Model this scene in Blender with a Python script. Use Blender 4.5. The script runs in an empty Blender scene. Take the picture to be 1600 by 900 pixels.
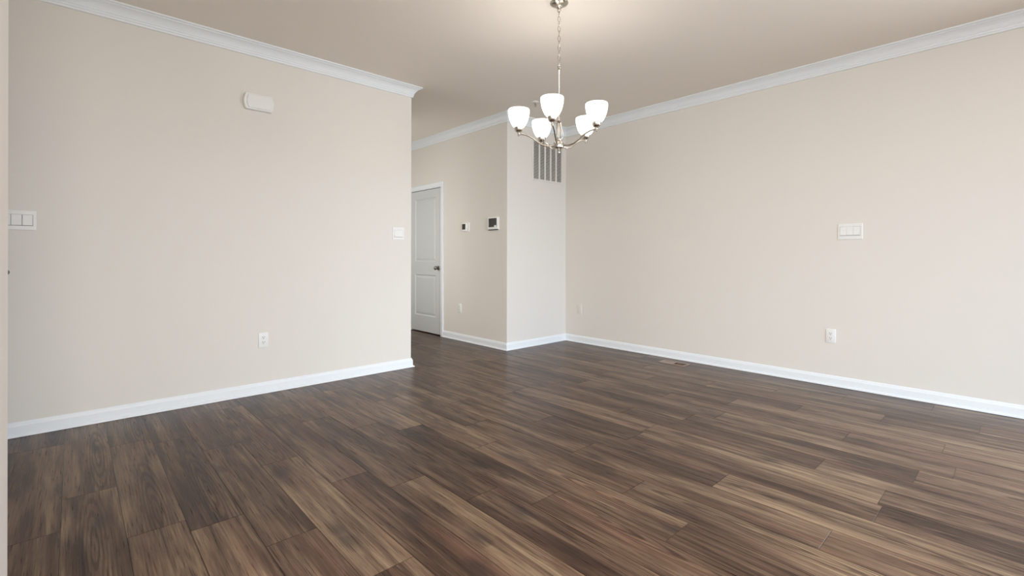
import bpy, bmesh, math, random
from mathutils import Vector, Matrix

random.seed(7)
sc = bpy.context.scene
C = sc.collection

# ------------------------------------------------------------------ camera, world, light, exposure
EYE = 1.0841
YAW, ROLL, F_PX = 0.74654, 0.0022, 741.97
fw = Vector((math.sin(YAW), math.cos(YAW), 0))
rt = Vector((math.cos(YAW), -math.sin(YAW), 0))
up = Vector((0, 0, 1))
r2 = rt * math.cos(ROLL) + up * math.sin(ROLL)
u2 = up * math.cos(ROLL) - rt * math.sin(ROLL)
cam_d = bpy.data.cameras.new('camera')
cam = bpy.data.objects.new('camera', cam_d)
C.objects.link(cam)
cam_d.sensor_width = 36
cam_d.lens = F_PX / 1600 * 36
cam_d.shift_y = -(450 - 401.0) / 1600
cam_d.clip_start = 0.02
M3 = Matrix((r2, u2, -fw)).transposed()
cam.matrix_world = Matrix.Translation((0, 0, EYE)) @ M3.to_4x4()
sc.camera = cam

w = bpy.data.worlds.new('daylight_sky')
sc.world = w
w.use_nodes = True
bg = w.node_tree.nodes['Background']
bg.inputs['Color'].default_value = (0.95, 0.96, 0.95, 1)
bg.inputs['Strength'].default_value = 0.25

sc.view_settings.view_transform = 'Standard'
sc.view_settings.look = 'None'
sc.view_settings.gamma = 1
sc.view_settings.use_curve_mapping = False
sc.view_settings.exposure = 0.02


def area_light(name, loc, direction, sx, sy, watts, col, spread=180):
    d = bpy.data.lights.new(name, 'AREA')
    d.shape = 'RECTANGLE'
    d.size, d.size_y = sx, sy
    d.energy = watts
    d.color = col
    d.spread = math.radians(spread)
    o = bpy.data.objects.new(name, d)
    C.objects.link(o)
    o.location = loc
    o.rotation_euler = Vector(direction).to_track_quat('-Z', 'Y').to_euler()
    return o


# daylight entering by the glazed openings behind the camera, plus an added hall fill
area_light('south_daylight', (0.45, -3.85, 1.30), (0.36, 1, -0.20), 2.2, 2.1, 92, (0.99, 0.955, 0.84), 85)
area_light('patio_daylight', (3.00, -3.80, 1.40), (0.05, 1, -0.35), 2.1, 2.1, 42, (0.12, 0.48, 1.0), 80)
area_light('west_daylight', (-2.15, -0.85, 1.90), (1, 0.20, -0.70), 2.4, 1.9, 305, (0.955, 0.98, 1.0))
area_light('east_daylight', (5.25, -1.70, 1.45), (-1, 0.30, -0.30), 1.9, 1.9, 250, (0.94, 0.955, 1.0))
area_light('hall_fill', (1.90, 6.05, 1.50), (1, -0.40, -0.30), 1.5, 1.6, 26, (1.0, 0.985, 0.945))  # added fill that brightens the hallway, from a made-up side opening

CEIL = 2.74
XR, YL, XE, XH, YB = 4.7106, 4.0942, 2.4384, 3.6796, 4.0633   # right wall, left wall, its free end, hall wall, chase front
XN, YN0, YN1, XS = -0.36, 1.40, 2.0, -0.1375                 # entry wall, stub wall faces, stub end
XW, YS, YHE = -1.3, -3.2, 7.6                                 # west wall, south wall, hall end


# ------------------------------------------------------------------ materials
def mat(name, col, rough=0.5, metal=0.0, spec=0.5):
    m = bpy.data.materials.new(name)
    m.use_nodes = True
    b = m.node_tree.nodes['Principled BSDF']
    b.inputs['Base Color'].default_value = (*col, 1)
    b.inputs['Roughness'].default_value = rough
    b.inputs['Metallic'].default_value = metal
    b.inputs['Specular IOR Level'].default_value = spec
    return m


def add_bump(m, scale, strength, dist=0.001, detail=3):
    nt = m.node_tree
    n = nt.nodes.new('ShaderNodeTexNoise')
    n.inputs['Scale'].default_value = scale
    n.inputs['Detail'].default_value = detail
    tc = nt.nodes.new('ShaderNodeTexCoord')
    nt.links.new(tc.outputs['Object'], n.inputs['Vector'])
    b = nt.nodes.new('ShaderNodeBump')
    b.inputs['Strength'].default_value = strength
    b.inputs['Distance'].default_value = dist
    nt.links.new(n.outputs['Fac'], b.inputs['Height'])
    nt.links.new(b.outputs['Normal'], nt.nodes['Principled BSDF'].inputs['Normal'])


M_WALL = mat('beige_wall_paint', (0.735, 0.69, 0.638), 0.75, 0, 0.25)
add_bump(M_WALL, 220, 0.06)
M_CEIL = mat('ceiling_paint', (0.88, 0.82, 0.74), 0.9, 0, 0.1)
add_bump(M_CEIL, 160, 0.05)
M_TRIM = mat('white_trim_paint', (0.81, 0.835, 0.855), 0.35, 0, 0.4)
add_bump(M_TRIM, 40, 0.02)
M_DOOR = mat('white_door_paint', (0.60, 0.61, 0.605), 0.4, 0, 0.4)
add_bump(M_DOOR, 60, 0.03)
M_PLAST = mat('white_plastic', (0.80, 0.785, 0.76), 0.35, 0, 0.5)
M_VENT = mat('white_enamelled_steel', (0.76, 0.72, 0.67), 0.4, 0, 0.4)
M_SLOT_SHADE = mat('dark_slot_and_shade', (0.05, 0.045, 0.04), 0.6)
M_NICKEL = mat('brushed_nickel', (0.52, 0.475, 0.41), 0.25, 1.0)
add_bump(M_NICKEL, 400, 0.05)
M_KNOB = mat('dark_satin_nickel', (0.26, 0.24, 0.22), 0.25, 1.0)
M_SCREEN = mat('dark_glossy_screen', (0.022, 0.016, 0.013), 0.16, 0, 0.12)
M_LCD = mat('dark_lcd_glass', (0.03, 0.026, 0.019), 0.35, 0, 0.12)
M_TAN = mat('tan_register_enamel', (0.36, 0.265, 0.205), 0.45, 0, 0.4)
M_STRAP_SHADE = mat('grey_strap_gap_shade', (0.24, 0.23, 0.22), 0.6)
M_DUCT = mat('dark_duct', (0.035, 0.028, 0.024), 0.8)


def shade_material():
    m = mat('lit_frosted_glass', (0.9, 0.88, 0.85), 0.35)
    b = m.node_tree.nodes['Principled BSDF']
    b.inputs['Emission Color'].default_value = (1.0, 0.985, 1.0, 1)
    b.inputs['Emission Strength'].default_value = 2.7
    return m


M_SHADE = shade_material()
M_BULB = mat('lit_bulb', (0.9, 0.9, 0.9), 0.4)
M_BULB.node_tree.nodes['Principled BSDF'].inputs['Emission Color'].default_value = (1, 0.97, 0.93, 1)
M_BULB.node_tree.nodes['Principled BSDF'].inputs['Emission Strength'].default_value = 19


def window_glass():
    m = bpy.data.materials.new('window_glass')
    m.use_nodes = True
    nt = m.node_tree
    nt.nodes.remove(nt.nodes['Principled BSDF'])
    out = nt.nodes['Material Output']
    mx = nt.nodes.new('ShaderNodeMixShader')
    t = nt.nodes.new('ShaderNodeBsdfTransparent')
    g = nt.nodes.new('ShaderNodeBsdfGlossy')
    g.inputs['Roughness'].default_value = 0.02
    fr = nt.nodes.new('ShaderNodeLayerWeight')
    fr.inputs['Blend'].default_value = 0.35
    pw = nt.nodes.new('ShaderNodeMath')
    pw.operation = 'POWER'
    pw.inputs[1].default_value = 4
    nt.links.new(fr.outputs['Facing'], pw.inputs[0])
    ad = nt.nodes.new('ShaderNodeMath')
    ad.operation = 'ADD'
    ad.inputs[1].default_value = 0.04
    nt.links.new(pw.outputs[0], ad.inputs[0])
    nt.links.new(ad.outputs[0], mx.inputs[0])
    nt.links.new(t.outputs[0], mx.inputs[1])
    nt.links.new(g.outputs[0], mx.inputs[2])
    nt.links.new(mx.outputs[0], out.inputs[0])
    return m


M_GLASS = window_glass()


def wood_material():
    m = mat('walnut_vinyl_plank', (0.14, 0.095, 0.07), 0.3, 0, 0.16)
    nt = m.node_tree
    N, L = nt.nodes, nt.links
    b = N['Principled BSDF']

    def mth(op, a, c=None):
        n = N.new('ShaderNodeMath')
        n.operation = op
        for i, v in enumerate((a, c)):
            if v is None:
                continue
            if isinstance(v, (int, float)):
                n.inputs[i].default_value = v
            else:
                L.new(v, n.inputs[i])
        return n.outputs[0]

    def ramp(x, pts):
        r = N.new('ShaderNodeValToRGB')
        e = r.color_ramp.elements
        while len(e) < len(pts):
            e.new(0.5)
        for i, (p, c) in enumerate(pts):
            e[i].position = p
            e[i].color = (*c, 1) if isinstance(c, tuple) else (c, c, c, 1)
        L.new(x, r.inputs[0])
        return r.outputs[0]

    def mix(kind, fac, a, c):
        n = N.new('ShaderNodeMix')
        n.data_type = 'RGBA'
        n.blend_type = kind
        for i, v in ((0, fac), (6, a), (7, c)):
            if isinstance(v, (int, float)):
                n.inputs[i].default_value = v
            elif isinstance(v, tuple):
                n.inputs[i].default_value = (*v, 1)
            else:
                L.new(v, n.inputs[i])
        return n.outputs[2]

    uv = N.new('ShaderNodeUVMap')
    uv.uv_map = 'plank_uv'
    s = N.new('ShaderNodeSeparateXYZ')
    L.new(uv.outputs[0], s.inputs[0])
    at = N.new('ShaderNodeAttribute')
    at.attribute_name = 'plank'
    sr = N.new('ShaderNodeSeparateColor')
    L.new(at.outputs['Color'], sr.inputs[0])
    r1, rb, rc = sr.outputs[0], sr.outputs[1], sr.outputs[2]
    u, v = s.outputs[0], s.outputs[1]

    def vec(su, sv, seed):
        c = N.new('ShaderNodeCombineXYZ')
        L.new(mth('MULTIPLY', u, su), c.inputs[0])
        L.new(mth('MULTIPLY', v, sv), c.inputs[1])
        L.new(mth('MULTIPLY', r1, seed), c.inputs[2])
        return c.outputs[0]

    def noise(vv, detail=4, dist=0.0, rough=0.55):
        n = N.new('ShaderNodeTexNoise')
        n.inputs['Scale'].default_value = 1
        n.inputs['Detail'].default_value = detail
        n.inputs['Roughness'].default_value = rough
        n.inputs['Distortion'].default_value = dist
        L.new(vv, n.inputs['Vector'])
        return n.outputs['Fac']

    broad = noise(vec(9, 0.9, 137), 3, 0.6)          # wide streaks along the plank
    med = noise(vec(42, 1.7, 311), 4, 0.5)
    fine = noise(vec(190, 5, 97), 4, 0.4)
    fibre = noise(vec(600, 30, 71), 2, 0)
    cloud = noise(vec(7, 3.0, 53), 3, 0.3)           # smoky patches
    # cathedral grain: rings of a stretched, warped distance field
    wv = N.new('ShaderNodeTexWave')
    wv.wave_type = 'RINGS'
    wv.rings_direction = 'Z'
    wv.inputs['Scale'].default_value = 1.0
    wv.inputs['Distortion'].default_value = 2.7
    wv.inputs['Detail'].default_value = 3
    wv.inputs['Detail Scale'].default_value = 0.7
    cv = N.new('ShaderNodeCombineXYZ')
    L.new(mth('MULTIPLY', mth('SUBTRACT', u, mth('ADD', mth('MULTIPLY', rb, 0.10), 0.045)), 28), cv.inputs[0])
    L.new(mth('MULTIPLY', mth('SUBTRACT', v, mth('MULTIPLY', rc, 1.1)), 2.0), cv.inputs[1])
    L.new(mth('MULTIPLY', r1, 0.01), cv.inputs[2])
    L.new(cv.outputs[0], wv.inputs['Vector'])
    cath = wv.outputs['Fac']
    ln = N.new('ShaderNodeVectorMath')
    ln.operation = 'LENGTH'
    L.new(cv.outputs[0], ln.inputs[0])
    cmask = mth('MULTIPLY', ramp(mth('MULTIPLY', ln.outputs['Value'], 0.55), [(0.0, 0.9), (0.5, 0.9), (1.0, 0.0)]),
                mth('GREATER_THAN', rb, 0.45))
    # knots
    vo = N.new('ShaderNodeTexVoronoi')
    vo.inputs['Scale'].default_value = 1
    vo.voronoi_dimensions = '2D'
    kv = N.new('ShaderNodeCombineXYZ')
    L.new(mth('ADD', mth('MULTIPLY', u, 6.0), mth('MULTIPLY', r1, 83)), kv.inputs[0])
    L.new(mth('ADD', mth('MULTIPLY', v, 2.6), mth('MULTIPLY', rb, 47)), kv.inputs[1])
    L.new(kv.outputs[0], vo.inputs['Vector'])
    kn = ramp(mth('ADD', vo.outputs['Distance'], mth('MULTIPLY', mth('SUBTRACT', med, 0.5), 0.22)),
              [(0.0, 1.0), (0.09, 0.8), (0.26, 0.0)])
    sv2 = N.new('ShaderNodeSeparateColor')
    L.new(vo.outputs['Color'], sv2.inputs[0])
    knot = mth('MULTIPLY', kn, mth('GREATER_THAN', sv2.outputs[0], 0.72))

    t = mth('ADD', mth('MULTIPLY', mth('SUBTRACT', broad, 0.5), 1.15), mth('MULTIPLY', mth('SUBTRACT', med, 0.5), 0.85))
    t = mth('ADD', t, mth('MULTIPLY', mth('SUBTRACT', fine, 0.5), 0.80))
    t = mth('ADD', t, mth('MULTIPLY', mth('SUBTRACT', r1, 0.5), 0.20))
    t = mth('ADD', t, 0.5)
    col = ramp(t, [(0.05, (0.026, 0.0142, 0.0095)), (0.36, (0.070, 0.040, 0.0265)), (0.58, (0.144, 0.090, 0.058)),
                   (0.95, (0.320, 0.228, 0.140))])
    red = mix('MIX', mth('MULTIPLY', ramp(noise(vec(12, 0.8, 401), 2, 0.4), [(0.52, 0.0), (0.74, 1.0)]), 0.45), col,
              (0.185, 0.092, 0.062))
    c2 = mix('MULTIPLY', ramp(cloud, [(0.50, 0.0), (0.76, 0.55)]), red, (0.50, 0.47, 0.48))
    dk = mth('MULTIPLY', mth('SUBTRACT', 1.0, ramp(cath, [(0.18, 0.0), (0.6, 1.0)])), mth('MULTIPLY', cmask, 0.85))
    c3 = mix('MULTIPLY', dk, c2, (0.36, 0.32, 0.30))
    c4 = mix('MIX', mth('MULTIPLY', knot, 0.7), c3, (0.030, 0.022, 0.020))
    c5 = mix('MULTIPLY', ramp(fibre, [(0.45, 0.0), (0.70, 0.30)]), c4, (0.45, 0.42, 0.40))
    groove = mth('MULTIPLY', mth('SUBTRACT', 1.0, at.outputs['Alpha']), 0.75)
    c6 = mix('MULTIPLY', groove, c5, (0.30, 0.27, 0.26))
    L.new(c6, b.inputs['Base Color'])
    rr = mth('ADD', mth('MULTIPLY', fine, 0.12), 0.23)
    L.new(rr, b.inputs['Roughness'])
    bp = N.new('ShaderNodeBump')
    bp.inputs['Strength'].default_value = 0.12
    bp.inputs['Distance'].default_value = 0.0008
    L.new(mth('ADD', fine, fibre), bp.inputs['Height'])
    L.new(bp.outputs[0], b.inputs['Normal'])
    return m


M_WOOD = wood_material()


# ------------------------------------------------------------------ mesh helpers
def obj(name, bm, m, parent=None, smooth=False, kind=None):
    me = bpy.data.meshes.new(name)
    bmesh.ops.recalc_face_normals(bm, faces=bm.faces)
    bm.to_mesh(me)
    bm.free()
    me.materials.append(m)
    if smooth:
        for p in me.polygons:
            p.use_smooth = True
        me.set_sharp_from_angle(angle=math.radians(38))
    o = bpy.data.objects.new(name, me)
    C.objects.link(o)
    if parent:
        o.parent = parent
    if kind:
        o['kind'] = kind
    return o


def struct(name, bm, m, smooth=False):
    return obj(name, bm, m, None, smooth, 'structure')


def thing(name, label, cat, loc=(0, 0, 0), rz=0.0, group=None):
    o = bpy.data.objects.new(name, None)
    C.objects.link(o)
    o.empty_display_size = 0.05
    o.location = loc
    o.rotation_euler = (0, 0, rz)
    o['label'] = label
    o['category'] = cat
    if group:
        o['group'] = group
    return o


def box(bm, x0, y0, z0, x1, y1, z1, bev=0.0, seg=2):
    r = bmesh.ops.create_cube(bm, size=1)
    vs = r['verts']
    for v in vs:
        v.co = Vector(((x0 + x1) / 2 + v.co.x * (x1 - x0), (y0 + y1) / 2 + v.co.y * (y1 - y0),
                       (z0 + z1) / 2 + v.co.z * (z1 - z0)))
    if bev > 0:
        es = list({e for v in vs for e in v.link_edges})
        bmesh.ops.bevel(bm, geom=es, offset=bev, segments=seg, affect='EDGES', profile=0.6)
    return bm


def bbox(*a, **k):
    return box(bmesh.new(), *a, **k)


def lathe(bm, prof, seg=32, cx=0, cy=0, axis='z'):
    rings = []
    for r, z in prof:
        ring = []
        for i in range(seg if r > 1e-6 else 1):
            a = 2 * math.pi * i / seg
            p = (r * math.cos(a), r * math.sin(a), z)
            if axis == '-y':          # axis points to -y
                p = (p[0], -p[2], p[1])
            ring.append(bm.verts.new((p[0] + cx, p[1] + cy, p[2])))
        rings.append(ring)
    for A, B in zip(rings, rings[1:]):
        if len(A) == 1 and len(B) == 1:
            continue
        for i in range(seg):
            j = (i + 1) % seg
            if len(A) == 1:
                bm.faces.new((A[0], B[i], B[j]))
            elif len(B) == 1:
                bm.faces.new((A[i], A[j], B[0]))
            else:
                bm.faces.new((A[i], A[j], B[j], B[i]))
    return bm


def catmull(pts, n=8):
    P = [Vector(p) for p in pts]
    P = [2 * P[0] - P[1]] + P + [2 * P[-1] - P[-2]]
    out = []
    for i in range(1, len(P) - 2):
        a, b, c, d = P[i - 1:i + 3]
        for k in range(n):
            t = k / n
            out.append(0.5 * ((2 * b) + (c - a) * t + (2 * a - 5 * b + 4 * c - d) * t * t + (3 * b - a - 3 * c + d) * t ** 3))
    out.append(P[-2])
    return out


def tube(bm, pts, rad, seg=10, closed=False):
    P = [Vector(p) for p in pts]
    n = len(P)
    rings = []
    prev = None
    for i, p in enumerate(P):
        if closed:
            t = (P[(i + 1) % n] - P[i - 1]).normalized()
        else:
            t = (P[min(i + 1, n - 1)] - P[max(i - 1, 0)]).normalized()
        ref = prev if prev is not None else (Vector((0, 0, 1)) if abs(t.z) < 0.9 else Vector((1, 0, 0)))
        x = (ref - t * ref.dot(t)).normalized()
        y = t.cross(x)
        prev = x
        r = rad[i] if isinstance(rad, (list, tuple)) else rad
        rings.append([bm.verts.new(p + (x * math.cos(2 * math.pi * k / seg) + y * math.sin(2 * math.pi * k / seg)) * r)
                      for k in range(seg)])
    pairs = list(zip(rings, rings[1:])) + ([(rings[-1], rings[0])] if closed else [])
    for A, B in pairs:
        for k in range(seg):
            j = (k + 1) % seg
            bm.faces.new((A[k], A[j], B[j], B[k]))
    if not closed:
        bm.faces.new(list(reversed(rings[0])))
        bm.faces.new(rings[-1])
    return bm


def moulding(path, prof):
    """one mitred piece per path segment; room on the right of the walking direction; prof = (out, z)"""
    n = len(path)
    offs = []
    for i in range(n):
        ds = []
        if i > 0:
            ds.append((Vector(path[i]) - Vector(path[i - 1])).normalized())
        if i < n - 1:
            ds.append((Vector(path[i + 1]) - Vector(path[i])).normalized())
        ns = [Vector((d.y, -d.x)) for d in ds]
        if len(ns) == 1:
            offs.append(ns[0])
        else:
            m = (ns[0] + ns[1])
            offs.append(m / (1 + ns[0].dot(ns[1])))
    out = []
    for i in range(n - 1):
        bm = bmesh.new()
        A = [bm.verts.new((path[i][0] + offs[i].x * o, path[i][1] + offs[i].y * o, z)) for o, z in prof]
        B = [bm.verts.new((path[i + 1][0] + offs[i + 1].x * o, path[i + 1][1] + offs[i + 1].y * o, z)) for o, z in prof]
        k = len(prof)
        for a in range(k):
            c = (a + 1) % k
            bm.faces.new((A[a], A[c], B[c], B[a]))
        bm.faces.new(list(reversed(A)))
        bm.faces.new(B)
        out.append(bm)
    return out


# ------------------------------------------------------------------ floor: one mesh, every plank laid
PW, PL, PX0 = 0.188, 1.18, -0.034
ANCH = {-1: 3.755, 0: 2.90, 1: 3.52, 2: 2.23, 3: 3.10, 4: 2.68, 5: 3.43, 6: 2.02, 7: 2.865, 8: 1.463, 9: 2.11, 10: 1.25,
        11: 1.70, 12: 1.004, 13: 0.422, 14: 1.62, 15: 0.73, 16: 0.365, 17: 1.42, 18: 0.735, 19: 0.3125, 20: 1.10, 21: 0.65,
        22: 0.192, 23: 0.95, 24: 0.45}
# register hole (duct opening) in the floor
RX0, RX1, RY0, RY1 = 4.452, 4.560, 2.305, 2.560
FX0, FX1, FY0, FY1 = XW, XR, YS, YHE


def floor_bm():
    bm = bmesh.new()
    uvl = bm.loops.layers.uv.new('plank_uv')
    cl = bm.loops.layers.float_color.new('plank')
    k0 = math.floor((FX0 - PX0) / PW) - 1
    k1 = math.ceil((FX1 - PX0) / PW) + 1

    def quad(x0, y0, x1, y1, bx, by, seed, zs=None):
        vs = [bm.verts.new(p) for p in zs] if zs else [bm.verts.new(p) for p in
                                                     ((x0, y0, 0), (x1, y0, 0), (x1, y1, 0), (x0, y1, 0))]
        f = bm.faces.new(vs)
        for lp in f.loops:
            lp[uvl].uv = (lp.vert.co.x - bx, lp.vert.co.y - by)
            lp[cl] = seed
        return f

    def cuts(x0, y0, x1, y1):
        # leave the register opening free
        if x1 <= RX0 or x0 >= RX1 or y1 <= RY0 or y0 >= RY1:
            return [(x0, y0, x1, y1)]
        o = []
        if x0 < RX0: o.append((x0, y0, RX0, y1))
        if x1 > RX1: o.append((RX1, y0, x1, y1))
        a, b_ = max(x0, RX0), min(x1, RX1)
        if y0 < RY0: o.append((a, y0, b_, RY0))
        if y1 > RY1: o.append((a, RY1, b_, y1))
        return o

    g, bv, dz = 0.0004, 0.0012, 0.0009
    for k in range(k0, k1):
        bx = PX0 + PW * k
        y = ANCH.get(k, random.uniform(0, PL))
        while y > FY0:
            y -= PL
        while y < FY1:
            seed = (random.random(), random.random(), random.random(), 1)
            x0, x1 = max(bx + g, FX0), min(bx + PW - g, FX1)
            y0, y1 = max(y + g, FY0), min(y + PL - g, FY1)
            if x1 - x0 > 0.005 and y1 - y0 > 0.005:
                a, b_, c, d = x0 + bv, x1 - bv, y0 + bv, y1 - bv
                for q in cuts(a, c, b_, d):
                    quad(*q, bx, y, seed)
                hole = not (x1 <= RX0 or x0 >= RX1 or y1 <= RY0 or y0 >= RY1)
                if not hole:
                    I = ((a, c, 0), (b_, c, 0), (b_, d, 0), (a, d, 0))
                    O = ((x0, y0, -dz), (x1, y0, -dz), (x1, y1, -dz), (x0, y1, -dz))
                    for i in range(4):
                        j = (i + 1) % 4
                        quad(0, 0, 0, 0, bx, y, (*seed[:3], 0), (O[i], O[j], I[j], I[i]))
            y += PL
    # sub-floor slab under the planks, with the duct opening
    for q in ((FX0 - .1, FY0 - .1, RX0, FY1 + .1), (RX1, FY0 - .1, FX1 + .1, FY1 + .1),
              (RX0, FY0 - .1, RX1, RY0), (RX0, RY1, RX1, FY1 + .1)):
        f = quad(0, 0, 0, 0, 0, 0, (0, 0, 0, 0), ((q[0], q[1], -.0012), (q[2], q[1], -.0012), (q[2], q[3], -.0012), (q[0], q[3], -.0012)))
    return bm


fl = floor_bm()
struct('floor', fl, M_WOOD)

# ------------------------------------------------------------------ room shell
T = 0.115
struct('ceiling', bbox(XW - .2, YS - .2, CEIL, XR + .2, YHE + .2, CEIL + .12), M_CEIL)
struct('wall_left', bbox(XN - T, YL, -.02, XE, YL + T, CEIL), M_WALL)
HY0, HY1, HZ0, HZ1 = 5.15, 6.65, 0.55, 2.35
bm = bmesh.new()
box(bm, XE - T, YL + T, -.02, XE, HY0, CEIL)
box(bm, XE - T, HY1, -.02, XE, YHE, CEIL)
box(bm, XE - T, HY0, -.02, XE, HY1, HZ0)
box(bm, XE - T, HY0, HZ1, XE, HY1, CEIL)
struct('wall_hall_left', bm, M_WALL)
struct('wall_hall_end', bbox(XE - T, YHE, -.02, XR, YHE + T, CEIL), M_WALL)
RY_0, RY_1, RZ_0, RZ_1 = -2.55, -0.65, 0.35, 2.25
bm = bmesh.new()
box(bm, XR, RY_1, -.02, XR + T, YB + 0.3, CEIL)
box(bm, XR, YS - T, -.02, XR + T, RY_0, CEIL)
box(bm, XR, RY_0, -.02, XR + T, RY_1, RZ_0)
box(bm, XR, RY_0, RZ_1, XR + T, RY_1, CEIL)
struct('wall_right', bm, M_WALL)
struct('wall_chase', bbox(XH, YB, -.02, XR, YB + T, CEIL), M_WALL)
# hall wall with the closet door opening
DY0, DY1, DZ = 5.392, 6.20, 2.045
bm = bmesh.new()
box(bm, XH, YB + T, -.02, XH + T, DY0, CEIL)
box(bm, XH, DY1, -.02, XH + T, YHE, CEIL)
box(bm, XH, DY0, DZ, XH + T, DY1, CEIL)
struct('wall_hall_right', bm, M_WALL)
struct('wall_closet_back', bbox(XR - .05, YB + T, -.02, XR, YHE, CEIL), M_WALL)
# entry wall on the far left, with the entry door opening, and the stub wall beside the camera
EY0, EY1, EZ = 3.00, 3.93, 2.05
bm = bmesh.new()
box(bm, XN - T, YN1, -.02, XN, EY0, CEIL)
box(bm, XN - T, EY1, -.02, XN, YL, CEIL)
box(bm, XN - T, EY0, EZ, XN, EY1, CEIL)
struct('wall_entry', bm, M_WALL)
struct('wall_stub', bbox(XW - T, YN0, -.02, XS, YN1, CEIL), M_WALL)
# west wall with a window, south wall with a sliding patio door
WY0, WY1, WZ0, WZ1 = -1.9, 0.6, 0.35, 2.25
bm = bmesh.new()
box(bm, XW - T, YS, -.02, XW, WY0, CEIL)
box(bm, XW - T, WY1, -.02, XW, YN0, CEIL)
box(bm, XW - T, WY0, -.02, XW, WY1, WZ0)
box(bm, XW - T, WY0, WZ1, XW, WY1, CEIL)
struct('wall_west', bm, M_WALL)
SX0, SX1, PX_0, PX_1, PZ = -0.55, 1.72, 1.92, 4.2, 2.30
bm = bmesh.new()
box(bm, XW - T, YS - T, -.02, SX0, YS, CEIL)
box(bm, SX1, YS - T, -.02, PX_0, YS, CEIL)
box(bm, PX_1, YS - T, -.02, XR, YS, CEIL)
box(bm, SX0, YS - T, PZ, SX1, YS, CEIL)
box(bm, PX_0, YS - T, PZ, PX_1, YS, CEIL)
struct('wall_south', bm, M_WALL)


def window(name, horiz, a0, a1, z0, z1, c):
    """frame with two lights; horiz: runs along x at y=c, else along y at x=c"""
    f, g = bmesh.new(), bmesh.new()

    def bx(bm_, p0, p1, q0, q1, d0, d1, bev=0.003):
        if horiz:
            box(bm_, p0, c + d0, q0, p1, c + d1, q1, bev)
        else:
            box(bm_, c + d0, p0, q0, c + d1, p1, q1, bev)
    m = (a0 + a1) / 2
    s = 0.06
    for p0, p1, q0, q1 in ((a0, a0 + s, z0, z1), (a1 - s, a1, z0, z1), (a0 + s, a1 - s, z0, z0 + s),
                           (a0 + s, a1 - s, z1 - s, z1), (m - .035, m + .035, z0 + s, z1 - s)):
        bx(f, p0, p1, q0, q1, -0.09, -0.02)
    for p0, p1 in ((a0 + s, m - .035), (m + .035, a1 - s)):
        bx(g, p0, p1, z0 + s, z1 - s, -0.058, -0.052, 0)
    fr = struct(name, f, M_TRIM)
    obj('pane', g, M_GLASS, fr)


window('window_1', True, PX_0, PX_1, 0.0, PZ, YS)
window('hall_fill_window', False, HY0, HY1, HZ0, HZ1, XE)  # unseen window, added only to let the fill light into the hallway
window('window_4', False, RY_0, RY_1, RZ_0, RZ_1, XR + T)
window('window_5', True, SX0, SX1, 0.0, PZ, YS)
window('window_2', False, WY0, WY1, WZ0, WZ1, XW)

# crown moulding
CP = [(0, CEIL - .0985), (.011, CEIL - .0985), (.013, CEIL - .094), (.013, CEIL - .086), (.018, CEIL - .081), (.019, CEIL - .075),
      (.016, CEIL - .071), (.021, CEIL - .066), (.026, CEIL - .055), (.034, CEIL - .042), (.044, CEIL - .031), (.055, CEIL - .023),
      (.063, CEIL - .019), (.066, CEIL - .014), (.072, CEIL - .011), (.080, CEIL - .010), (.080, CEIL), (0, CEIL)]
BP = [(0, .0018), (.0275, .0018), (.0275, .006), (.0245, .012), (.019, .0165), (.0145, .018), (.0145, .064), (.0125, .070), (.010, .073),
      (.0095, .078), (.007, .083), (.004, .087), (0, .088)]
for nm, b in zip(('trim_12', 'trim_13', 'trim_14', 'trim_15', 'trim_1', 'trim_2', 'trim_3'),
                 moulding([(XW, YS), (XW, YN0), (XS, YN0), (XS, YN1), (XN, YN1), (XN, YL), (XE, YL), (XE, YHE)], CP)):
    struct(nm, b, M_TRIM)
for nm, b in zip(('trim_4', 'trim_5', 'trim_6', 'trim_7'), moulding([(XH, YHE), (XH, YB), (XR, YB), (XR, YS), (XW, YS)], CP)):
    struct(nm, b, M_TRIM)
for nm, b in zip(('baseboard_west', 'baseboard_stub_front', 'baseboard_stub_end', 'baseboard_stub_back', 'baseboard_entry'),
                 moulding([(XW, YS), (XW, YN0), (XS, YN0), (XS, YN1), (XN, YN1), (XN, 3.00 - .057)], BP)):
    struct(nm, b, M_TRIM)
for nm, b in zip(('baseboard_entry_corner', 'baseboard_left', 'baseboard_hall_left'),
                 moulding([(XN, 3.93 + .057), (XN, YL), (XE, YL), (XE, YHE)], BP)):
    struct(nm, b, M_TRIM)
CW = 0.057
for nm, b in zip(('baseboard_hall_right', 'baseboard_chase', 'baseboard_right'),
                 moulding([(XH, DY0 - CW), (XH, YB), (XR, YB), (XR, YS)], BP)):
    struct(nm, b, M_TRIM)


# ------------------------------------------------------------------ doors
def casing_bm(y0, y1, z1, wdt, x, s):
    """door casing round an opening on a wall x=const; s=-1 projects to -x, s=+1 to +x"""
    bm_ = bmesh.new()
    prof = [(0, 0.0), (0, .009), (.004, .012), (.012, .012), (.016, .0145), (wdt - .014, .017), (wdt - .004, .017), (wdt, .013), (wdt, 0)]
    path = [((y0, 0), (-1, 0)), ((y0, z1), (-1, 1)), ((y1, z1), (1, 1)), ((y1, 0), (1, 0))]
    rings = []
    for (y, z), (oy, oz) in path:
        rings.append([bm_.verts.new((x + s * p, y + oy * o, z + oz * o)) for o, p in prof])
    for A, B in zip(rings, rings[1:]):
        for i in range(len(prof)):
            j = (i + 1) % len(prof)
            bm_.faces.new((A[i], A[j], B[j], B[i]))
    bm_.faces.new(rings[0])
    bm_.faces.new(rings[-1])
    return bm_


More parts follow.
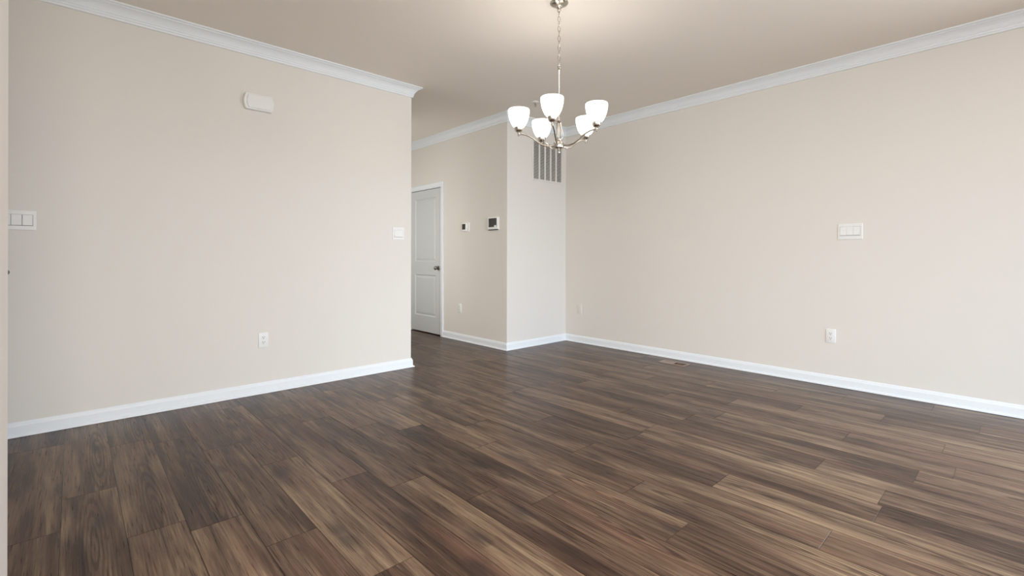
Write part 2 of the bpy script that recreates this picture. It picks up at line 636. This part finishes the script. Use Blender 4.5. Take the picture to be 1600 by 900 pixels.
def slab_bm(y0, y1, z0, z1, x, s, panels, thick=0.035):
    """moulded two-panel slab, face at x looking along s"""
    bm_ = bmesh.new()
    ys = sorted({y0, y1, *[p[0] for p in panels], *[p[1] for p in panels]})
    zs = sorted({z0, z1, *[p[2] for p in panels], *[p[3] for p in panels]})

    def q(pts):
        bm_.faces.new([bm_.verts.new(p) for p in pts])
    for a, b_ in zip(ys, ys[1:]):
        for c, d in zip(zs, zs[1:]):
            if any(a >= p[0] - 1e-6 and b_ <= p[1] + 1e-6 and c >= p[2] - 1e-6 and d <= p[3] + 1e-6 for p in panels):
                continue
            q(((x, a, c), (x, b_, c), (x, b_, d), (x, a, d)))
    for a, b_, c, d in panels:
        rings = [(0, 0), (.004, -.004), (.012, -.009), (.020, -.010), (.030, -.007), (.044, -.0035), (.052, -.003)]
        R = []
        for i, dp in rings:
            R.append([bm_.verts.new((x + s * dp, yy, zz)) for yy, zz in
                      ((a + i, c + i), (b_ - i, c + i), (b_ - i, d - i), (a + i, d - i))])
        for A, B in zip(R, R[1:]):
            for i in range(4):
                j = (i + 1) % 4
                bm_.faces.new((A[i], A[j], B[j], B[i]))
        bm_.faces.new(R[-1])
    xb = x - s * thick
    q(((xb, y0, z0), (xb, y1, z0), (xb, y1, z1), (xb, y0, z1)))
    q(((x, y0, z0), (xb, y0, z0), (xb, y0, z1), (x, y0, z1)))
    q(((x, y1, z0), (xb, y1, z0), (xb, y1, z1), (x, y1, z1)))
    q(((x, y0, z0), (x, y1, z0), (xb, y1, z0), (xb, y0, z0)))
    q(((x, y0, z1), (x, y1, z1), (xb, y1, z1), (xb, y0, z1)))
    bmesh.ops.remove_doubles(bm_, verts=bm_.verts, dist=1e-5)
    return bm_


def jamb_bm(y0, y1, z1, xa, xb):
    bm_ = bmesh.new()
    t = 0.012
    box(bm_, xa, y0, 0, xb, y0 + t, z1)
    box(bm_, xa, y1 - t, 0, xb, y1, z1)
    box(bm_, xa, y0 + t, z1 - t, xb, y1 - t, z1)
    return bm_


def xlathe(prof, x, y, z, s, seg=24):
    """turned piece whose axis runs along s*x from (x,y,z)"""
    bm_ = lathe(bmesh.new(), prof, seg)
    for v in bm_.verts:
        v.co = Vector((x + s * v.co.z, y + v.co.x, z + v.co.y))
    return bm_


KNOB = [(0, 0), (.031, 0), (.031, .004), (.028, .008), (.013, .011), (.011, .018), (.012, .026), (.019, .031), (.0255, .038),
        (.0275, .046), (.0265, .054), (.021, .060), (.011, .063), (0, .0635)]

SY0, SY1 = DY0 + .015, DY1 - .015
pan = [(5.535, 6.072, 0.240, 0.825), (5.535, 6.072, 1.010, 1.908)]
d1 = struct('door_1', slab_bm(SY0, SY1, 0.014, DZ - .020, XH + .006, -1, pan), M_DOOR)
obj('door_knob', xlathe(KNOB, XH + .006, 5.472, 0.926, -1), M_KNOB, d1, True)
struct('trim_8', casing_bm(DY0 + .006, DY1 - .006, DZ - .006, CW + .006, XH, -1), M_TRIM)
struct('trim_9', jamb_bm(DY0, DY1, DZ, XH + .001, XH + T - .001), M_TRIM)

pan2 = [(EY0 + .12, EY1 - .13, 0.24, 0.825), (EY0 + .12, EY1 - .13, 1.01, 1.90)]
d2 = struct('door_2', slab_bm(EY0 + .015, EY1 - .015, 0.014, EZ - .020, XN + .004, 1, pan2), M_DOOR)
bm = xlathe([(0, 0), (.031, 0), (.031, .005), (.026, .009), (.012, .011), (.0105, .035), (.013, .045), (.0155, .058),
             (.0165, .072), (.0155, .085), (.012, .094), (.006, .098), (0, .099)], XN + .004, 3.845, 0.991, 1)
obj('door_knob', bm, M_KNOB, d2, True)
struct('trim_10', casing_bm(EY0 + .006, EY1 - .006, EZ - .006, CW + .006, XN, 1), M_TRIM)
struct('trim_11', jamb_bm(EY0, EY1, EZ, XN - T + .001, XN - .001), M_TRIM)


# ------------------------------------------------------------------ wall devices (built facing -y at the origin, x to the right, then turned)
RZ_RIGHT = -math.pi / 2      # facing -x (right and hall walls): local x runs towards -y


def plate_bm(wd, ht, t=0.006, bev=0.0025):
    bm_ = bmesh.new()
    box(bm_, -wd / 2, -t, -ht / 2, wd / 2, 0, ht / 2)
    es = [e for e in bm_.edges if all(v.co.y < -t / 2 for v in e.verts)] + \
         [e for e in bm_.edges if abs(e.verts[0].co.y - e.verts[1].co.y) > t / 2]
    bmesh.ops.bevel(bm_, geom=es, offset=bev, segments=3, affect='EDGES', profile=0.5)
    return bm_


def rocker_bm(x, wd, z0, z1):
    """paddle tilted so its lower edge stands proud"""
    bm_ = bmesh.new()
    a, b_ = x - wd / 2, x + wd / 2
    zm = (z0 + z1) / 2
    sec = [(-.002, z1), (-.0068, z1), (-.0080, z1 - .002), (-.0088, zm), (-.0125, z0 + .001), (-.012, z0), (-.002, z0)]
    A = [bm_.verts.new((a, y, z)) for y, z in sec]
    B = [bm_.verts.new((b_, y, z)) for y, z in sec]
    for i in range(len(sec)):
        j = (i + 1) % len(sec)
        bm_.faces.new((A[i], A[j], B[j], B[i]))
    bm_.faces.new(A)
    bm_.faces.new(list(reversed(B)))
    return bm_


def frame_plate_bm(wd, ht, t, x0, x1, z0, z1):
    """cover plate with one rectangular opening, outer edges eased"""
    bm_ = bmesh.new()
    e = 0.0025
    loops = []
    for (a, b_, c, d, y) in ((-wd / 2, wd / 2, -ht / 2, ht / 2, 0), (-wd / 2, wd / 2, -ht / 2, ht / 2, -t + e),
                             (-wd / 2 + .0008, wd / 2 - .0008, -ht / 2 + .0008, ht / 2 - .0008, -t + .0008),
                             (-wd / 2 + e, wd / 2 - e, -ht / 2 + e, ht / 2 - e, -t), (x0, x1, z0, z1, -t), (x0, x1, z0, z1, -.001)):
        loops.append([bm_.verts.new(p) for p in ((a, y, c), (b_, y, c), (b_, y, d), (a, y, d))])
    for A, B in zip(loops, loops[1:]):
        for k in range(4):
            m_ = (k + 1) % 4
            bm_.faces.new((A[k], A[m_], B[m_], B[k]))
    return bm_


def switch(label, loc, rz, wd, ht, n, pitch, rw, z0, z1):
    t = thing('light_switch', label, 'light switch', loc, rz)
    hw = (n - 1) / 2 * pitch + rw / 2 + .0018
    obj('wall_plate', frame_plate_bm(wd, ht, 0.0065, -hw, hw, z0 - .0030, z1 + .0012), M_PLAST, t)
    obj('gap_shade_strap', bbox(-hw - .001, -.0022, z0 - .004, hw + .001, -.0002, z1 + .002), M_STRAP_SHADE, t)  # recessed strap, coloured dark to stand in for shadow lines around the rockers
    for i in range(n):
        obj('rocker', rocker_bm((i - (n - 1) / 2) * pitch, rw, z0, z1), M_PLAST, t)
    return t


def outlet(label, loc, rz):
    t = thing('wall_outlet', label, 'outlet', loc, rz)
    obj('wall_plate', plate_bm(0.071, 0.116, 0.006), M_PLAST, t, True)
    for s in (1, -1):
        cz = s * 0.0195
        bm_ = bmesh.new()
        # rounded receptacle face with flat top and bottom
        pts = []
        for k in range(24):
            a = 2 * math.pi * k / 24
            pts.append((0.0172 * math.cos(a), max(-.0138, min(.0138, 0.0172 * math.sin(a)))))
        A = [bm_.verts.new((x, -.005, z + cz)) for x, z in pts]
        B = [bm_.verts.new((x, -.0082, z + cz)) for x, z in pts]
        for i in range(24):
            j = (i + 1) % 24
            bm_.faces.new((A[i], A[j], B[j], B[i]))
        bm_.faces.new(B)
        rc = obj('receptacle', bm_, M_PLAST, t)
        sl = bmesh.new()
        box(sl, -.0080, -.0086, cz + .000, -.0050, -.0078, cz + .0095)
        box(sl, .0050, -.0086, cz + .001, .0080, -.0078, cz + .0085)
        q = lathe(bmesh.new(), [(0, .0078), (.0032, .0078), (.0032, .0086), (0, .0086)], 12, 0, 0, '-y')
        for v in q.verts:
            v.co.z += cz - .0072
        me = bpy.data.meshes.new('tmp')
        q.to_mesh(me)
        q.free()
        sl.from_mesh(me)
        bpy.data.meshes.remove(me)
        obj('slots', sl, M_SLOT_SHADE, rc)
    obj('screw', lathe(bmesh.new(), [(0, .0055), (.0032, .0055), (.0028, .0072), (0, .0076)], 12, 0, 0, '-y'), M_PLAST, t, True)
    return t


# three-gang at the far left, one by the hall corner, three-gang on the right wall
switch('white rocker switch plate at the far left edge, partly hidden by the near wall', (-0.2465, YL, 1.297), 0, 0.168, 0.118, 3, .0463, .0438, -.031, .033)
switch('single white rocker switch plate on the left wall beside the hallway corner', (2.297, YL, 1.3025), 0, 0.122, 0.119, 1, .046, .088, -.032, .034)
switch('wide white rocker switch plate alone on the long right wall, above the outlet', (XR, 0.982, 1.2975), RZ_RIGHT, 0.170, 0.130, 3, .0463, .0452, -.031, .040)
outlet('white duplex outlet low on the left wall under the door chime', (1.108, YL, 0.4205), 0)
outlet('white duplex outlet low on the right wall under the wide switch plate', (XR, 1.117, 0.419), RZ_RIGHT)
outlet('small white duplex outlet low on the hallway wall beside the white door', (XH, 4.972, 0.416), RZ_RIGHT)

# blank cover near the inside corner
t = thing('blank_wall_plate', 'pale blank cover plate low on the right wall near the inside corner', 'wall plate', (XR, 3.829, 0.422), RZ_RIGHT)
obj('plate', plate_bm(0.074, 0.116, 0.006), M_WALL, t, True)
for s in (1, -1):
    b = lathe(bmesh.new(), [(0, .0055), (.003, .0055), (.0026, .0068), (0, .0072)], 12, 0, 0, '-y')
    for v in b.verts:
        v.co.z += s * .0415
    obj('screw', b, M_PLAST, t, True)


# door chime
def chime_bm(wd, ht, bulge, r, y0, y1, bev):
    """rounded rectangle whose short sides bow outwards"""
    pts = []
    n = 10
    # right side arc from bottom to top, then left side arc from top to bottom
    for sgn in (1, -1):
        for k in range(n + 1):
            a = -1 + 2 * k / n
            z = a * (ht / 2 - r)
            x = wd / 2 - bulge * a * a - (r * 0.0)
            pts.append((sgn * x, z if sgn > 0 else -z))
        # rounded corners appended by the extra points below
    out = []
    m = len(pts)
    for i, (x, z) in enumerate(pts):
        out.append((x, z))
    top = []
    # corner rounding: extra arc points at the ends of each side
    def corner(cx_, cz_, a0, a1):
        return [(cx_ + r * math.cos(a0 + (a1 - a0) * k / 6), cz_ + r * math.sin(a0 + (a1 - a0) * k / 6)) for k in range(1, 7)]
    right = out[:n + 1]
    left = out[n + 1:]
    xe = wd / 2 - bulge
    loop = right + corner(xe - r, ht / 2 - r, 0, math.pi / 2) + corner(-xe + r, ht / 2 - r, math.pi / 2, math.pi)[:-1] + \
        left + corner(-xe + r, -ht / 2 + r, math.pi, 1.5 * math.pi) + corner(xe - r, -ht / 2 + r, 1.5 * math.pi, 2 * math.pi)[:-1]
    bm_ = bmesh.new()

    def ring(sc_x, sc_z, y):
        return [bm_.verts.new((x * sc_x, y, z * sc_z)) for x, z in loop]
    R = [ring(1, 1, y0)]
    for k in range(5):
        a = k / 4 * math.pi / 2
        ins = bev * (1 - math.cos(a))
        R.append(ring(1 - 2 * ins / wd, 1 - 2 * ins / ht, y1 + bev * (1 - math.sin(a))))
    for A, B in zip(R, R[1:]):
        for i in range(len(loop)):
            j = (i + 1) % len(loop)
            bm_.faces.new((A[i], A[j], B[j], B[i]))
    bm_.faces.new(R[-1])
    bm_.faces.new(list(reversed(R[0])))
    return bm_


t = thing('door_chime', 'white rounded door chime box high on the left wall', 'door chime', (1.067, YL, 2.2835), 0)
obj('housing', chime_bm(0.218, 0.128, 0.010, 0.016, 0, -0.034, 0.008), M_PLAST, t, True)
obj('cover', chime_bm(0.176, 0.104, 0.008, 0.012, -0.030, -0.041, 0.006), M_PLAST, t, True)

# thermostat
t = thing('thermostat', 'small white thermostat with dark display on the hallway wall beside the door', 'thermostat', (XH, 4.838, 1.457), RZ_RIGHT)
bs = plate_bm(0.150, 0.114, 0.009, 0.003)
obj('base', bs, M_PLAST, t, True)
bm = bbox(-.052, -.031, -.052, .042, -.008, .054, .004, 3)
obj('housing', bm, M_PLAST, t, True)
obj('display', bbox(-.044, -.0325, -.030, .022, -.029, .040, .001), M_LCD, t)
for i in range(3):
    obj('button', bbox(.024, -.0325, -.030 + i * .024, .038, -.029, -.014 + i * .024, .001), M_PLAST, t)

# alarm keypad
t = thing('alarm_keypad', 'square white alarm keypad with dark glossy screen near the hallway wall corner', 'keypad', (XH, 4.287, 1.478), RZ_RIGHT)
obj('back_plate', bbox(-.086, -.008, -.084, .092, 0, .074, .002), M_PLAST, t)
obj('housing', bbox(-.092, -.030, -.070, .092, -.007, .076, .004, 3), M_PLAST, t, True)
obj('screen', bbox(-.070, -.0315, -.044, .074, -.028, .060, .001), M_SCREEN, t)
obj('pale_patch', bbox(.032, -.033, -.044, .070, -.030, -.024, .002), M_PLAST, t)  # pale raised patch at the lower right of the screen
obj('underside_shade', bbox(-.080, -.027, -.080, .080, -.006, -.0698, .001), M_SLOT_SHADE, t)  # dark strip standing in for the shadow on the keypad's underside

# return-air grille on the chase
GX0, GX1, GZ0, GZ1 = 4.089, 4.633, 2.016, 2.515
t = thing('return_air_grille', 'white return air grille with vertical bars, high on the wall behind the chandelier', 'vent', ((GX0 + GX1) / 2, YB, (GZ0 + GZ1) / 2), 0)
gw, gh = GX1 - GX0, GZ1 - GZ0
bm = bmesh.new()
fx, fz = .018, .020
box(bm, -gw / 2, -.010, -gh / 2, -gw / 2 + fx, 0, gh / 2, .002)
box(bm, gw / 2 - fx, -.010, -gh / 2, gw / 2, 0, gh / 2, .002)
box(bm, -gw / 2 + fx - .003, -.010, -gh / 2, gw / 2 - fx + .003, 0, -gh / 2 + fz, .002)
box(bm, -gw / 2 + fx - .003, -.010, gh / 2 - fz, gw / 2 - fx + .003, 0, gh / 2, .002)
obj('frame', bm, M_VENT, t)
obj('duct_backing', bbox(-gw / 2 + fx, -.0012, -gh / 2 + fz, gw / 2 - fx, -.0002, gh / 2 - fz), M_DUCT, t)
iw = gw - 2 * fx
for i in range(1, 5):
    x = -iw / 2 + iw * i / 5
    obj('bar', bbox(x - .011, -.0105, -gh / 2 + fz - .002, x + .011, -.001, gh / 2 - fz + .002, .002), M_VENT, t)
for i in range(5):
    x0 = -iw / 2 + iw * i / 5
    x1 = x0 + iw / 5
    bm = bmesh.new()
    n = 46
    ih = gh - 2 * fz
    for k in range(n):
        z = -ih / 2 + ih * (k + .5) / n
        vs = [bm.verts.new(p) for p in ((x0, -.0088, z - .0044), (x1, -.0088, z - .0044), (x1, -.0022, z + .0022), (x0, -.0022, z + .0022))]
        bm.faces.new(vs)
    bm2 = bm
    o = obj('louvers', bm2, M_VENT, t)
    so = o.modifiers.new('thickness', 'SOLIDIFY')
    so.thickness = 0.0008

# floor register by the right wall
t = thing('floor_register', 'small tan floor register in the wood floor along the right wall baseboard', 'floor vent', ((RX0 + RX1) / 2, (RY0 + RY1) / 2, 0), 0)
rw, rl = RX1 - RX0, RY1 - RY0
bm = bmesh.new()
o_, i_ = .014, .006
for x0, y0, x1, y1 in ((-rw / 2 - o_, -rl / 2 - o_, -rw / 2 + i_, rl / 2 + o_), (rw / 2 - i_, -rl / 2 - o_, rw / 2 + o_, rl / 2 + o_),
                       (-rw / 2 + i_ - .002, -rl / 2 - o_, rw / 2 - i_ + .002, -rl / 2 + i_), (-rw / 2 + i_ - .002, rl / 2 - i_, rw / 2 - i_ + .002, rl / 2 + o_),
                       (-rw / 2 + i_ - .002, -.006, rw / 2 - i_ + .002, .006)):
    box(bm, x0, y0, 0, x1, y1, .0045, .0015)
obj('frame', bm, M_TAN, t)
for k in range(18):
    y = -rl / 2 + i_ + (rl - 2 * i_) * (k + .5) / 18
    if abs(y) < .009:
        continue
    s = 1 if y > 0 else -1          # the two halves slant opposite ways
    bm = bmesh.new()
    a, b_ = -rw / 2 + i_ - .001, rw / 2 - i_ + .001
    pts = [(y + s * .0050, .003), (y + s * .0062, .003), (y - s * .0042, -.012), (y - s * .0054, -.012)]
    A = [bm.verts.new((a, yy, zz)) for yy, zz in pts]
    B = [bm.verts.new((b_, yy, zz)) for yy, zz in pts]
    for i in range(4):
        j = (i + 1) % 4
        bm.faces.new((A[i], A[j], B[j], B[i]))
    bm.faces.new(A)
    bm.faces.new(B)
    obj('louver', bm, M_TAN, t)
bm = bmesh.new()
box(bm, -rw / 2 + .0005, -rl / 2 + .0005, -.10, rw / 2 - .0005, rl / 2 - .0005, -.0005)
top = max(bm.faces, key=lambda f: f.calc_center_median().z)
bmesh.ops.delete(bm, geom=[top], context='FACES')
obj('duct', bm, M_DUCT, t)

# fire sprinkler on the ceiling behind the chandelier
t = thing('fire_sprinkler', 'small white fire sprinkler head on the ceiling behind the chandelier', 'sprinkler', (3.630, 3.560, CEIL), 0)
obj('escutcheon', lathe(bmesh.new(), [(0, 0), (.036, 0), (.035, -.005), (.026, -.010), (.016, -.012), (.0, -.012)], 28), M_PLAST, t, True)
bm = lathe(bmesh.new(), [(0, -.011), (.011, -.011), (.010, -.020), (.006, -.024), (0, -.024)], 16)
obj('body', bm, M_NICKEL, t, True)
bm = bmesh.new()
for s in (1, -1):
    tube(bm, catmull([(s * .006, 0, -.020), (s * .012, 0, -.030), (s * .010, 0, -.042), (0, 0, -.050)], 5), .0022, 8)
obj('yoke', bm, M_NICKEL, t, True)
obj('deflector', lathe(bmesh.new(), [(0, -.049), (.014, -.049), (.015, -.0505), (.014, -.052), (0, -.052)], 20), M_NICKEL, t, True)
obj('glass_bulb', lathe(bmesh.new(), [(0, -.023), (.0025, -.026), (.0028, -.040), (0, -.048)], 10), M_SLOT_SHADE, t, True)

# ------------------------------------------------------------------ chandelier
CX, CY = 2.326, 2.067
ch = thing('chandelier', 'brushed nickel five-arm chandelier with lit white bell shades hanging on a chain', 'chandelier', (CX, CY, CEIL), 0)


def zoff(bm_):
    for v in bm_.verts:
        v.co.z -= CEIL
    return bm_


obj('canopy', zoff(lathe(bmesh.new(), [(0, CEIL), (.0600, CEIL), (.0600, CEIL - .004), (.057, CEIL - .008), (.045, CEIL - .014),
                                       (.028, CEIL - .019), (.021, CEIL - .021), (.020, CEIL - .030), (.016, CEIL - .035), (.008, CEIL - .037),
                                       (.006, CEIL - .041), (0, CEIL - .041)], 40)), M_NICKEL, ch, True)


def link_pts(zc, half, wd, ang):
    p = []
    for k in range(16):
        a = 2 * math.pi * k / 16
        x = wd * math.cos(a)
        z = half * math.sin(a)
        p.append((x * math.cos(ang), x * math.sin(ang), zc + z - CEIL))
    return p


obj('canopy_loop', tube(bmesh.new(), link_pts(2.691, .0115, .0105, -YAW), .0025, 8, True), M_NICKEL, ch, True)
z = 2.691 - .0115
pitch = .0318
n = 0
zc = z - .0145
while zc > 2.345:
    obj('chain_link', tube(bmesh.new(), link_pts(zc, .0185, .0085, (math.pi / 2 if n % 2 == 0 else 0) - YAW + .12), .00165, 8, True), M_NICKEL, ch, True)
    zc -= pitch
    n += 1
zb = zc + pitch - .0185
obj('rod_loop', tube(bmesh.new(), link_pts(zb - .007, .0105, .009, -YAW + (math.pi / 2 if n % 2 == 0 else 0)), .0024, 8, True), M_NICKEL, ch, True)
zt = zb - .0155
obj('rod', zoff(lathe(bmesh.new(), [(0, zt + .001), (.0045, zt), (.0075, zt - .006), (.0075, zt - .014), (.0056, zt - .018), (.0056, 1.965), (0, 1.965)], 16)),
    M_NICKEL, ch, True)
# cage column: crown ring, bowed strips, hub, finial
obj('column_cap', zoff(lathe(bmesh.new(), [(.0056, 1.972), (.010, 1.970), (.0165, 1.966), (.0175, 1.962), (.0150, 1.957), (.010, 1.953), (.0056, 1.951)], 24)), M_NICKEL, ch, True)
obj('column_stem', zoff(lathe(bmesh.new(), [(0, 1.955), (.0065, 1.955), (.0065, 1.852), (0, 1.852)], 12)), M_NICKEL, ch, True)
for k in range(6):
    a = 2 * math.pi * k / 6 + .3
    prof = [(.0125, 1.956), (.0135, 1.940), (.0185, 1.915), (.0235, 1.892), (.0255, 1.874), (.0225, 1.860), (.0165, 1.851)]
    bm = bmesh.new()
    tube(bm, [(r * math.cos(a), r * math.sin(a), zz) for r, zz in [(v.x, v.z) for v in catmull([(r, 0, zz) for r, zz in prof], 4)]], .0032, 8)
    obj('column_strip', zoff(bm), M_NICKEL, ch, True)
obj('hub', zoff(lathe(bmesh.new(), [(0, 1.856), (.019, 1.855), (.0215, 1.850), (.0200, 1.845), (.0185, 1.840), (.024, 1.834), (.0335, 1.829),
                                    (.0350, 1.825), (.0345, 1.800), (.0330, 1.794), (.026, 1.790), (.013, 1.786), (0, 1.786)], 36)), M_NICKEL, ch, True)
obj('finial', zoff(lathe(bmesh.new(), [(0, 1.787), (.0085, 1.787), (.0085, 1.781), (.006, 1.778), (.006, 1.773), (.0098, 1.769), (.0105, 1.764),
                                      (.008, 1.759), (0, 1.757)], 20)), M_NICKEL, ch, True)
ARM = [(.030, 1.809), (.055, 1.805), (.080, 1.805), (.108, 1.812), (.138, 1.830), (.168, 1.852), (.198, 1.868), (.228, 1.8775), (.262, 1.880)]
SHADE = [(.018, 1.9198), (.0270, 1.921), (.0345, 1.926), (.0450, 1.938), (.0545, 1.957), (.0625, 1.980), (.0675, 2.003), (.0695, 2.024), (.0690, 2.036),
         (.0672, 2.038), (.0655, 2.035), (.0660, 2.022), (.0640, 2.003), (.0590, 1.981), (.0510, 1.959), (.0415, 1.941), (.0310, 1.929), (.024, 1.9235), (.018, 1.9225)]
TH0 = math.atan2(2.232588 - CY, 2.123013 - CX)
for k in range(5):
    a = TH0 + 2 * math.pi * k / 5
    ca, sa = math.cos(a), math.sin(a)
    P = catmull([(r * ca, r * sa, z_ - CEIL) for r, z_ in ARM], 6)
    arm = obj('arm', tube(bmesh.new(), P, .0052, 12), M_NICKEL, ch, True)
    px, py = .262 * ca, .262 * sa
    obj('socket_cup', zoff(lathe(bmesh.new(), [(0, 1.866), (.004, 1.867), (.0075, 1.870), (.008, 1.874), (.0068, 1.8775), (.0085, 1.880), (.0085, 1.884), (.0068, 1.886),
                                               (.0068, 1.888), (.0125, 1.889), (.0140, 1.892), (.0205, 1.895), (.0250, 1.902), (.0275, 1.912), (.0288, 1.922),
                                               (.0275, 1.923), (.020, 1.9195), (.0, 1.9195)], 28, px, py)), M_NICKEL, arm, True)
    sh = obj('glass_shade', zoff(lathe(bmesh.new(), SHADE, 36, px, py)), M_SHADE, ch, True)
    obj('bulb', zoff(lathe(bmesh.new(), [(0, 1.9195), (.013, 1.9195), (.013, 1.935), (.018, 1.945), (.026, 1.962), (.028, 1.975), (.025, 1.988), (.016, 1.997), (0, 2.0)],
                           20, px, py)), M_BULB, sh, True)
